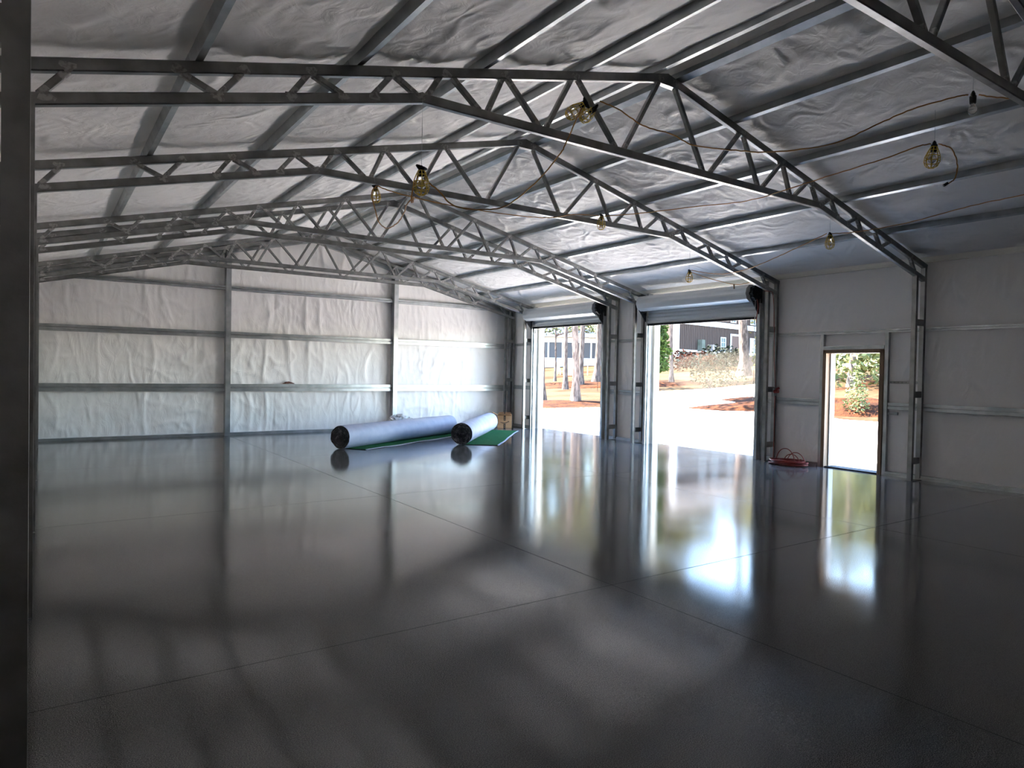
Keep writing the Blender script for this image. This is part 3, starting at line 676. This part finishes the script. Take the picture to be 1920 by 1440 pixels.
# hanging wires
for a, b, lb in (((2.585, 5.12, 3.29), (2.60, 5.15, 3.85), 'thin wire holding the caged lamp at centre left'), ((3.30, 7.75, 3.815), (3.29, 7.78, 3.93), 'thin wire holding the leftmost caged lamp'), ((6.905, 7.72, 3.98), (6.92, 7.76, 3.99), 'short wire tying the caged lamp to the middle truss'),
                 ((7.55, 3.37, 4.03), (7.54, 3.37, 4.36), 'thin wire holding the caged lamp at upper right'), ((9.15, 5.43, 3.64), (9.15, 5.43, 3.98), 'thin wire holding the caged lamp above the walk door'), ((9.75, 8.48, 3.52), (9.75, 8.48, 3.84), 'thin wire holding the caged lamp near the roll-up door'), ((6.95, 2.79, 4.19), (6.95, 2.79, 4.50), 'thin wire holding the bare bulb')):
    mb = MB(); mb.tube([a, b], 0.0018, 5); tag(mb.build('hanger_wire', M['steel2']), lb, 'wire', 'thin wires holding the work lights')
def cord(pts, lb, r=0.0065, n=8):
    rnd = random.Random(len(lb)); q = smooth_path(pts, n)
    q = [p+Vector((rnd.uniform(-1, 1), rnd.uniform(-1, 1), rnd.uniform(-1, 1)))*0.003 for p in q]
    mb = MB(); mb.tube(q, r, 6); tag(mb.build('light_cord', M['yellow_cord']), lb, 'cord', 'amber cords of the work lights')
cord([(4.299, 5.13, 4.164), (4.131, 5.12, 3.831), (4.017, 5.11, 3.645), (3.732, 5.10, 3.332), (3.418, 5.087, 3.082), (3.143, 5.093, 3.005), (2.877, 5.094, 3.001), (2.736, 5.072, 3.086), (2.645, 5.112, 3.168), (2.597, 5.12, 3.265)],
     'amber cord looping down from the tangled lamps to the lamp at centre left')
cord([(2.581, 5.10, 3.259), (2.53, 5.16, 3.10), (2.55, 5.22, 3.0), (2.646, 5.377, 3.088), (2.769, 5.779, 3.114), (2.967, 6.251, 3.154), (3.129, 6.747, 3.165), (3.244, 7.276, 3.209), (3.29, 7.612, 3.351), (3.277, 7.70, 3.519), (3.242, 7.72, 3.696), (3.303, 7.73, 3.799)],
     'amber cord drooping in a deep loop below the leftmost caged lamp')
cord([(3.324, 7.74, 3.799), (3.518, 7.74, 3.766), (3.896, 7.75, 3.74), (4.515, 7.74, 3.72), (5.38, 7.73, 3.74), (5.93, 7.73, 3.79), (6.375, 7.73, 3.90), (6.858, 7.72, 3.949)],
     'amber cord strung under the middle truss between two caged lamps')
cord([(4.504, 5.094, 4.265), (4.62, 4.95, 4.171), (4.777, 4.777, 4.001), (4.973, 4.579, 3.901), (5.103, 4.426, 3.786), (5.395, 4.162, 3.726), (5.642, 3.931, 3.701), (5.999, 3.564, 3.751), (6.272, 3.318, 3.912), (6.5, 3.103, 4.045), (6.818, 2.886, 4.164), (6.918, 2.818, 4.185)],
     'amber cord sagging from the tangled lamps across to the bare bulb')
cord([(6.998, 2.763, 4.187), (7.022, 2.623, 4.125), (7.1, 2.446, 4.073), (7.20, 2.32, 4.066)], 'amber cord from the bare bulb to the nearest truss')
cord([(6.923, 7.67, 3.946), (7.14, 7.155, 3.925), (7.304, 6.312, 3.885), (7.307, 5.458, 3.80), (7.208, 4.797, 3.80), (7.238, 4.291, 3.851), (7.273, 3.781, 3.899), (7.438, 3.487, 3.996), (7.53, 3.4, 4.02)],
     'amber cord crossing from the middle truss lamp to the upper right caged lamp')
cord([(7.598, 3.354, 4.022), (7.678, 3.26, 3.958), (7.724, 3.225, 3.795), (7.702, 3.237, 3.658), (7.639, 3.279, 3.602)], 'short amber cord tail curling down beside the upper right caged lamp')
mb = MB(); mb.tube([(7.645, 3.277, 3.612), (7.61, 3.30, 3.585)], 0.014, 10); tag(mb.build('cord_plug', M['black']), 'black plug on the curled cord end at upper right', 'plug')
cord([(8.42, 2.31, 3.85), (8.46, 2.42, 3.68), (8.557, 2.645, 3.595), (8.761, 2.991, 3.616), (9.07, 3.63, 3.66), (9.28, 4.456, 3.628), (9.295, 5.10, 3.62), (9.20, 5.431, 3.632)], 'amber cord running from the right picture edge to the lamp above the walk door')
cord([(9.16, 5.487, 3.632), (9.326, 6.003, 3.545), (9.528, 6.59, 3.458), (9.691, 7.205, 3.375), (9.75, 7.70, 3.36), (9.80, 8.1, 3.42), (9.78, 8.465, 3.509)], 'amber cord sagging between the two lamps nearest the right wall')
cord([(9.758, 8.522, 3.5), (10.145, 8.35, 3.382), (10.594, 8.16, 3.295), (10.75, 8.02, 3.31), (10.80, 7.90, 3.34)], 'amber cord from the roll-up door lamp to the truss end')
mb = MB(); mb.tube([(10.602, 8.154, 3.30), (10.608, 8.148, 3.21)], 0.013, 10); tag(mb.build('cord_connector', M['wood']), 'small brown connector hanging from the cord before the roll-up door', 'connector')

# ================================================================== outdoors
def sp(s): return np.where(s > 30, s, np.log1p(np.exp(np.minimum(s, 30))))
def ter(x): return -0.12+0.052*sp(x-13.5)+0.03*sp(x-28)-0.082*sp(x-50)
tz = lambda x: float(ter(np.array(float(x))))
def ground(name, U, V, off, inside, m, kind='structure', amp=0.02):
    uu, vv = np.meshgrid(U, V, indexing='ij'); zz = ter(uu)+off+amp*(fbm(uu*0.8, vv*0.8, 4)-0.5)*2
    n = len(V); mb = MB(); mb.v = [(float(a), float(b), float(c)) for a, b, c in zip(uu.ravel(), vv.ravel(), zz.ravel())]
    for i in range(len(U)-1):
        for j in range(len(V)-1):
            if inside is None or inside((U[i]+U[i+1])/2, (V[j]+V[j+1])/2):
                mb.f.append([i*n+j, (i+1)*n+j, (i+1)*n+j+1, i*n+j+1]); mb.m.append(0); mb.sm.append(True)
    o = mb.build(name, m); o['kind'] = kind; return o
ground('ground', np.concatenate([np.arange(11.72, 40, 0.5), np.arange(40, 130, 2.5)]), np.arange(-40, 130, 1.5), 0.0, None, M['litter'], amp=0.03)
GP = [(11.0, -12), (20.5, -12), (20.5, 11.8), (22, 15.5), (36, 23.6), (29, 25), (26.9, 26), (22.5, 23.2), (18.8, 20.6), (16.7, 22.4), (15.5, 28), (11.0, 28)]
def inpoly(x, y):
    c = False; j = len(GP)-1
    for i in range(len(GP)):
        if (GP[i][1] > y) != (GP[j][1] > y) and x < (GP[j][0]-GP[i][0])*(y-GP[i][1])/(GP[j][1]-GP[i][1])+GP[i][0]: c = not c
        j = i
    return c
nz = lambda x, y: inpoly(x+0.5*(float(fbm(np.array(x*1.5), np.array(y*1.5), 3))-0.45), y+0.5*(float(fbm(np.array(y*1.3+9), np.array(x*1.3), 3))-0.45))
ground('gravel_yard', np.arange(11.73, 37, 0.16), np.arange(-12, 29, 0.16), 0.05, nz, M['gravel'], amp=0.02)
def mound(cx, cy, rx, ry, rot, h, name, label, m, cat):
    mb = MB(); nr, na = 10, 40; pts = []; 
    for i in range(nr+1):
        for k in range(na):
            a = 2*PI*k/na; q = i/nr; w_ = 1+0.25*math.sin(3*a+cx)+0.12*math.sin(7*a)
            lx = math.cos(a)*rx*q*w_; ly = math.sin(a)*ry*q*w_
            x = cx+lx*math.cos(rot)-ly*math.sin(rot); y = cy+lx*math.sin(rot)+ly*math.cos(rot)
            pts.append((x, y, tz(x)+0.07+h*(1-q*q)*(0.7+0.6*float(fbm(np.array(x*2), np.array(y*2), 3)))-0.10*q))
    fs = [(i*na+k, (i+1)*na+k, (i+1)*na+(k+1) % na, i*na+(k+1) % na) for i in range(nr) for k in range(na)]
    mb.poly(pts, fs, 0, True); return tag(mb.build(name, m), label, cat)
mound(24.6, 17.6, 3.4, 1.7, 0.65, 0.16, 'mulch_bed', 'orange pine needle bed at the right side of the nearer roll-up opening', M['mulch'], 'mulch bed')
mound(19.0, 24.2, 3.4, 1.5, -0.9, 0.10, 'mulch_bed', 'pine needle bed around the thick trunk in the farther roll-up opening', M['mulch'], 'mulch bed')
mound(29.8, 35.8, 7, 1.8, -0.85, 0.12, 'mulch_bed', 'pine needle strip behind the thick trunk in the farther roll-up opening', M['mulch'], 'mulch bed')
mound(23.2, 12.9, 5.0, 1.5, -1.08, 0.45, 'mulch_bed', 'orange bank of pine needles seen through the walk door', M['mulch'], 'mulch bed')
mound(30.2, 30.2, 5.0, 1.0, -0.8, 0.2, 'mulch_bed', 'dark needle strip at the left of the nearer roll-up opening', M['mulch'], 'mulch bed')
# --- trees
def leaves(mb, c, rad, n, size, rnd, mi=0, shell=0.55):
    for _ in range(n):
        while True:
            p = Vector((rnd.uniform(-1, 1), rnd.uniform(-1, 1), rnd.uniform(-1, 1)))
            if shell < p.length < 1 or (p.length < 1 and rnd.random() < 0.35): break
        p = Vector((c[0]+p.x*rad[0], c[1]+p.y*rad[1], c[2]+p.z*rad[2]))
        a = Vector((rnd.uniform(-1, 1), rnd.uniform(-1, 1), rnd.uniform(-0.7, 0.7))).normalized(); b = a.orthogonal().normalized()
        b = Matrix.Rotation(rnd.uniform(0, 6.28), 3, a) @ b; s_ = size*rnd.uniform(0.6, 1.4)
        q = a*s_; r_ = b*s_*0.45
        mb.poly([p-q, p+r_, p+q, p-r_], [(0, 1, 2, 3)], mi)
def tree(x, y, h, r, clumps, label, name='tree', leafm='leaf_pine', group=None, lean=(0, 0), size=0.16, dens=90, branches=True, cat='tree', seed=None):
    z0 = tz(x)-0.05; rnd = random.Random(seed if seed is not None else int(x*13+y*7))
    root = empty(name, (x, y, z0), label, cat, group)
    mb = MB(); n = 14; pts = []; rr = []
    for i in range(n+1):
        t = i/n; pts.append((lean[0]*t*h+0.10*r*math.sin(t*9+x)*3, lean[1]*t*h+0.1*r*math.sin(t*7+y)*3, t*h)); rr.append(r*(1.0-0.65*t)+r*0.75*math.exp(-t*h/0.25))
    mb.tube(pts, r, 12, radii=rr)
    trunk = mb.build('trunk', M['bark'], root)
    if clumps:
        mb = MB()
        for (cx_, cy_, cz_, ax, az) in clumps:
            leaves(mb, (cx_+lean[0]*cz_, cy_+lean[1]*cz_, cz_), (ax, ax, az), int(dens*max(1, ax*ax*az)), size, rnd)
        mb.build('foliage', M[leafm], root)
        if branches:
            mb = MB()
            for (cx_, cy_, cz_, ax, az) in clumps:
                if abs(cx_)+abs(cy_) > 0.3: mb.tube([(lean[0]*cz_, lean[1]*cz_, cz_-0.6), (cx_*0.5, cy_*0.5, cz_-0.25), (cx_, cy_, cz_)], 0.04, 6, radii=[0.05, 0.035, 0.015])
            if mb.v: mb.build('branch', M['bark'], root)
    return root
def pine_clumps(h, rnd, n=9, lo=0.45, spread=2.2):
    return [(rnd.uniform(-1, 1)*spread*(1.15-t), rnd.uniform(-1, 1)*spread*(1.15-t), h*(lo+(1-lo)*t), rnd.uniform(0.9, 1.5), rnd.uniform(0.5, 0.9)) for t in [k/(n-1) for k in range(n)]]
R_ = random.Random(21)
tree(19.6, 26.0, 13, 0.20, pine_clumps(13, R_, 8, 0.5), 'pale pine trunk at the left edge of the farther roll-up opening', 'pine_tree')
tree(19.7, 23.6, 14, 0.165, pine_clumps(14, R_, 9, 0.5), 'thickest pine trunk standing in the middle of the farther roll-up opening', 'pine_tree', lean=(-0.006, 0.006))
tree(26.4, 32.5, 13, 0.13, pine_clumps(13, R_, 8, 0.5), 'thin trunk half hidden just left of the thickest pine trunk', 'pine_tree')
tree(29.4, 34.6, 13, 0.19, pine_clumps(13, R_, 8, 0.42), 'reddish pine trunk right of the thickest trunk', 'pine_tree', lean=(0.004, 0))
tree(30.8, 34.6, 14, 0.22, pine_clumps(14, R_, 8, 0.5), 'pine trunk near the right edge of the farther roll-up opening', 'pine_tree', lean=(0.006, 0))
tree(29.0, 38.9, 6, 0.07, [(0.2, 0, 4.6, 0.9, 0.7), (-1.2, 0.9, 4.4, 1.3, 0.6)], 'thin sapling behind the left pine of the farther roll-up opening', 'sapling', 'leaf_bright', lean=(0.02, 0))
tree(31.5, 40.0, 7, 0.08, [(0.0, 0, 4.2, 1.9, 0.75), (1.5, -1.2, 4.0, 1.5, 0.6), (-1.0, 1.0, 4.5, 1.4, 0.7), (2.6, -1.6, 4.1, 1.1, 0.5)], 'small tree with hanging yellow green foliage before the white porch', 'small_tree', 'leaf_bright', size=0.13, dens=110)
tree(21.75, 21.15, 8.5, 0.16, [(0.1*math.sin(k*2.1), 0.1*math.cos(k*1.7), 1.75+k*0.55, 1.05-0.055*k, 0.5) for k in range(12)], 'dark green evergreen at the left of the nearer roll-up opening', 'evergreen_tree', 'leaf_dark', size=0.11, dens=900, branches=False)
tree(33.2, 30.2, 11, 0.12, pine_clumps(11, R_, 7, 0.6), 'slim grey trunk left of the orange shrub', 'pine_tree')
tree(39.6, 29.6, 15, 0.34, pine_clumps(15, R_, 8, 0.5), 'broad pale trunk before the garage opening of the grey house', 'pine_tree', lean=(0.006, 0))
def shrub(x, y, clumps, label, leafm, name='shrub', size=0.07, dens=900, seed=1):
    z0 = tz(x); root = empty(name, (x, y, z0), label, 'shrub'); rnd = random.Random(seed); mb = MB()
    for (cx_, cy_, cz_, ax, az) in clumps: leaves(mb, (cx_, cy_, cz_), (ax, ax, az), int(dens*ax*ax*az)+30, size, rnd, shell=0.3)
    mb.build('foliage', M[leafm], root); mb = MB()
    for k in range(5): mb.tube([(0, 0, -0.05), (0.2*math.cos(k*1.3), 0.2*math.sin(k*1.3), clumps[0][2]*0.7)], 0.02, 5)
    mb.build('stem', M['bark'], root); return root
shrub(30.6, 25.0, [(0, 0, 0.75, 1.15, 0.8), (1.0, -0.8, 0.6, 0.8, 0.6), (-0.5, 0.4, 1.3, 0.6, 0.6), (0.5, -0.3, 1.35, 0.55, 0.5)], 'dusty grey green bush in the middle of the nearer roll-up opening', 'leaf_grey', size=0.08, dens=420, seed=5)
shrub(43.0, 38.2, [(0, 0, 0.9, 1.4, 0.9), (1.3, -1.1, 0.9, 1.3, 0.8), (2.2, -1.8, 0.6, 0.9, 0.6)], 'orange shrub at the corner of the grey house', 'leaf_orange', size=0.14, dens=220, seed=7)
shrub(45.3, 36.6, [(0, 0, 1.0, 1.2, 1.1), (1.5, -0.2, 1.0, 1.2, 1.0), (3.0, 0.1, 0.9, 1.1, 0.9)], 'green hedge bushes in front of the block wall of the grey house', 'leaf_grey', size=0.16, dens=200, seed=8)
shrub(22.3, 12.15, [(0, 0, 0.35, 0.42, 0.35), (0, 0, 0.8, 0.36, 0.35), (0.02, 0, 1.2, 0.24, 0.3), (0, 0.03, 1.5, 0.12, 0.2)], 'bright green young conifer seen through the walk door', 'leaf_bright', 'young_conifer', size=0.055, dens=4200, seed=3)
shrub(27.5, 12.0, [(0, 0, 0.5, 1.0, 0.6), (1.6, 1.2, 0.6, 1.1, 0.7)], 'low green bush behind the young conifer, right side of the walk door view', 'leaf_grey', size=0.10, dens=260, seed=13)
# woodland seen through the walk door and behind the houses
labels_bg = 'yellow green woodland trees standing far behind the yard'
spots = [(36, 21.5), (38, 18), (35.5, 15.5), (40, 23.5), (42, 13.5), (34, 18.8), (45, 20), (39, 27)]
protoA = []
for k in range(3):
    rr_ = random.Random(50+k); cl = [(rr_.uniform(-1.6, 1.6), rr_.uniform(-1.6, 1.6), 0.8+9*q*q+rr_.uniform(0, .5), rr_.uniform(1.2, 1.9), rr_.uniform(0.9, 1.4)) for q in [i/11 for i in range(12)]]
    sx_, sy_ = spots[k]; t_ = tree(sx_, sy_, 11, 0.16, cl, '', 'woodland_tree', 'leaf_bright' if k != 1 else 'leaf_pine', 'woodland trees behind the yard', size=0.17, dens=42, branches=False, seed=60+k); protoA.append(t_)
for k in range(3, len(spots)):
    o = copy_tree(protoA[k % 3]); o.location = (spots[k][0], spots[k][1], tz(spots[k][0])-0.05); o.rotation_euler = (0, 0, k*1.3); protoA.append(o)
for o in protoA: tag(o, 'leafy yellow green woodland tree beyond the yard, seen through the walk door', 'tree', 'woodland trees behind the yard')
far = []
for k in range(3):
    rr_ = random.Random(80+k); cl = [(rr_.uniform(-2.5, 2.5), rr_.uniform(-2.5, 2.5), 3+14*q, rr_.uniform(2.0, 3.2), rr_.uniform(1.4, 2.2)) for q in [i/11 for i in range(12)]]
    far.append(tree(0, 0, 17, 0.22, cl, '', 'distant_pine', 'leaf_pine', 'distant pines behind the houses', size=0.40, dens=22, branches=False, seed=90+k))
fs_ = []
rr_ = random.Random(33)
for k in range(30):
    ang = math.radians(28+k*1.6+rr_.uniform(-.3, .3)); D_ = 82+(k%2)*14+rr_.uniform(-2, 2); fs_.append((D_*math.sin(ang), D_*math.cos(ang)))
for k, (x, y) in enumerate(fs_):
    o = far[k] if k < 3 else copy_tree(far[k % 3]); o.location = (x, y, tz(x)-0.1); o.rotation_euler = (0, 0, k*0.9); s_ = rr_.uniform(0.75, 1.15); o.scale = (s_, s_, s_)
    tag(o, 'tall pine tree in the distant woodland behind the two houses', 'tree', 'distant pines behind the houses')

# --- grey board-and-batten house
hx, hy = 47.5, 42.6
house = empty('house', (hx, hy, tz(hx)), 'dark grey board and batten house with white trim seen through the nearer roll-up opening', 'house')
house.rotation_euler = (0, 0, math.atan2(2.0, 14.6)); B0 = tz(hx)
Z = lambda z: z-B0
mb = MB(); mb.box(0, 0.02, Z(3.8), 24, 7, Z(9.6)); 
for i in range(80): mb.box(i*0.30, -0.025, Z(3.8), i*0.30+0.05, 0.02, Z(9.6))
mb.build('siding', M['siding'], house)
mb = MB(); mb.box(0, -0.03, Z(1.2), 24, 6.9, Z(3.8)); mb.build('block_base', M['concrete'], house)
mb = MB(); mb.box(-0.05, -0.07, Z(6.25), 24, -0.025, Z(6.75)); mb.build('belly_band', M['white'], house)
mb = MB(); mb.box(-0.10, -0.08, Z(3.2), 0.28, -0.02, Z(9.6)); mb.box(-0.10, -0.02, Z(3.2), -0.0, 0.35, Z(9.6)); mb.build('corner_trim', M['white'], house)
mb = MB(); mb.box(0.0, -0.12, Z(3.72), 24, -0.03, Z(3.9)); mb.build('deck_rail', M['white'], house)
mb = MB(); mb.poly([(-0.5, -0.7, Z(9.5)), (24.5, -0.7, Z(9.5)), (24.5, 3.5, Z(11.8)), (-0.5, 3.5, Z(11.8)), (-0.5, 7.7, Z(9.5)), (24.5, 7.7, Z(9.5)), (-0.5, 3.5, Z(11.6)), (24.5, 3.5, Z(11.6))], [(0, 1, 2, 3), (3, 2, 5, 4), (0, 3, 4, 6), (1, 7, 5, 2), (0, 6, 7, 1), (6, 4, 5, 7)]); mb.build('roof', M['roofmetal'], house)
def window(par, x, z0, w_, h_, nx_=2, nz_=3):
    mb = MB(); f = 0.09
    mb.box(x-f, -0.07, z0-f, x, -0.02, z0+h_+f); mb.box(x+w_, -0.07, z0-f, x+w_+f, -0.02, z0+h_+f); mb.box(x, -0.07, z0-f, x+w_, -0.02, z0); mb.box(x, -0.07, z0+h_, x+w_, -0.02, z0+h_+f)
    for i in range(1, nx_): mb.box(x+w_*i/nx_-0.02, -0.055, z0, x+w_*i/nx_+0.02, -0.03, z0+h_)
    for i in range(1, nz_): mb.box(x, -0.055, z0+h_*i/nz_-0.02, x+w_, -0.03, z0+h_*i/nz_+0.02)
    o = mb.build('window_frame', M['white'], par)
    mb = MB(); mb.box(x, -0.035, z0, x+w_, -0.026, z0+h_); mb.build('pane', M['pane'], o)
window(house, 7.5, Z(3.95), 0.75, 1.3, 2, 3)
for x in (4.2, 6.4, 9.3, 13.2): window(house, x, Z(6.95), 0.85, 1.4, 2, 2)
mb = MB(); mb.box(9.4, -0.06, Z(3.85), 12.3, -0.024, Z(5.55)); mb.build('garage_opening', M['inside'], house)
mb = MB(); mb.box(9.2, -0.09, Z(3.85), 9.4, -0.02, Z(5.75)); mb.box(12.3, -0.09, Z(3.85), 12.5, -0.02, Z(5.75)); mb.box(9.4, -0.09, Z(5.55), 12.3, -0.02, Z(5.75)); mb.build('garage_trim', M['white'], house)
mb = MB(); mb.box(13.1, -0.07, Z(3.85), 14.1, -0.024, Z(5.5)); mb.build('side_door', M['white'], house)
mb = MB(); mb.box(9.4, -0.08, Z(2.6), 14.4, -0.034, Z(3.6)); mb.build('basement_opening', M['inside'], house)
for x, lb in ((3.3, 0), (5.2, 1)):
    mb = MB(); mb.box(x, -0.55, Z(3.85), x+0.55, -0.06, Z(4.9 if lb == 0 else 4.5)); mb.build('utility_cabinet', M['concrete' if lb == 0 else 'roofmetal'], house)
# --- white screened porch house
px, py = 34.5, 68.0
house2 = empty('porch_house', (px, py, 0), 'white house with a long screened porch and pale roof seen through the farther roll-up opening', 'house')
vx = Vector((0.823, -0.568, 0)); house2.rotation_euler = (0, 0, math.atan2(vx.y, vx.x)); pz = 2.45
Wd = 20.5
mb = MB(); mb.box(0, 0.0, pz-1.6, Wd, 0.12, pz+0.75); mb.build('porch_wall', M['white'], house2)
mb = MB(); 
for i in range(14): mb.box(i*Wd/13-0.09, -0.03, pz+0.75, i*Wd/13+0.09, 0.10, pz+2.5)
mb.box(0, -0.03, pz+2.45, Wd, 0.12, pz+3.1); mb.box(9.8, -0.05, pz, 10.0, 0.0, pz+2.45); mb.box(11.0, -0.05, pz, 11.2, 0.0, pz+2.45)
mb.build('porch_posts', M['white'], house2)
mb = MB(); mb.box(0, 0.05, pz+0.7, Wd, 0.08, pz+2.5); mb.build('porch_screen', M['screen'], house2)
mb = MB(); mb.box(10.0, -0.04, pz, 11.0, -0.01, pz+2.4); mb.build('porch_door', M['screen'], house2)
mb = MB(); mb.poly([(-0.5, -0.6, pz+3.05), (Wd+0.5, -0.6, pz+3.05), (Wd+0.5, 5.5, pz+5.6), (-0.5, 5.5, pz+5.6), (-0.5, 9, pz+3.05), (Wd+0.5, 9, pz+3.05), (-0.5, 5.5, pz+5.4), (Wd+0.5, 5.5, pz+5.4)], [(0, 1, 2, 3), (3, 2, 5, 4), (0, 6, 7, 1), (6, 4, 5, 7), (0, 3, 4, 6), (1, 7, 5, 2)]); mb.build('roof', M['roofmetal'], house2)
mb = MB(); mb.box(0, 0.3, 0.5, Wd, 8.5, pz+3.1); mb.build('house_body', M['white'], house2)
# lumber frame and chair between trees
fxp = Vector((35.2, 44.6, 0)); fr = empty('lumber_frame', (fxp.x, fxp.y, tz(fxp.x)), 'light tan lumber frame standing on the lawn behind the left pines', 'wooden frame'); fr.rotation_euler = (0, 0, math.atan2(vx.y, vx.x))
for x in (0.0, 0.62, 1.5, 2.6):
    mb = MB(); mb.box(x, 0, -0.1, x+0.07, 0.07, 1.15); mb.build('post', M['tan_wood'], fr)
mb = MB(); mb.box(-0.1, -0.01, 1.12, 2.8, 0.08, 1.2); mb.build('top_rail', M['tan_wood'], fr)
mb = MB(); mb.box(0.6, 0.02, 0.12, 1.5, 0.05, 1.1); mb.build('panel', M['tan_wood'], fr)
ch = empty('lawn_chair', (37.0, 47.0, tz(37.0)), 'white slatted lawn chair in front of the porch', 'chair'); ch.rotation_euler = (0, 0, -1.2)
mb = MB()
for i in range(5): mb.bar((i*0.12, 0, 0.35), (i*0.12, -0.25, 1.15), 0.09, 0.02, ref=(0, 1, 0))
mb.build('backrest', M['white'], ch)
mb = MB(); mb.box(-0.05, 0, 0.30, 0.55, 0.55, 0.35); mb.build('seat', M['white'], ch)
for x, y in ((-0.05, 0.5), (0.5, 0.5), (-0.05, -0.05), (0.5, -0.05)):
    mb = MB(); mb.box(x, y, -0.05, x+0.06, y+0.06, 0.5); mb.build('leg', M['white'], ch)

# --- drifting dust behind the bush (thin haze)
hz = bpy.data.materials.new('drifting dust'); hz.use_nodes = True; t = hz.node_tree; t.nodes.clear()
vol = t.nodes.new('ShaderNodeVolumeScatter'); vol.inputs['Color'].default_value = (0.8, 0.7, 0.55, 1); vol.inputs['Density'].default_value = 0.012
ot = t.nodes.new('ShaderNodeOutputMaterial'); t.links.new(vol.outputs[0], ot.inputs['Volume'])
bm = bmesh.new(); bmesh.ops.create_icosphere(bm, subdivisions=3, radius=1.0)
for v_ in bm.verts: v_.co *= 1+0.18*math.sin(v_.co.x*4)*math.cos(v_.co.y*5)
me = bpy.data.meshes.new('dust_cloud'); bm.to_mesh(me); bm.free(); me.materials.append(hz)
o = bpy.data.objects.new('dust_cloud', me); C.objects.link(o); o.location = (29.6, 22.6, 1.75); o.scale = (4.0, 1.5, 1.15); o.rotation_euler = (0, 0, -0.55)
tag(o, 'pale dust cloud drifting over the gravel in front of the grey house', 'dust', kind='stuff')
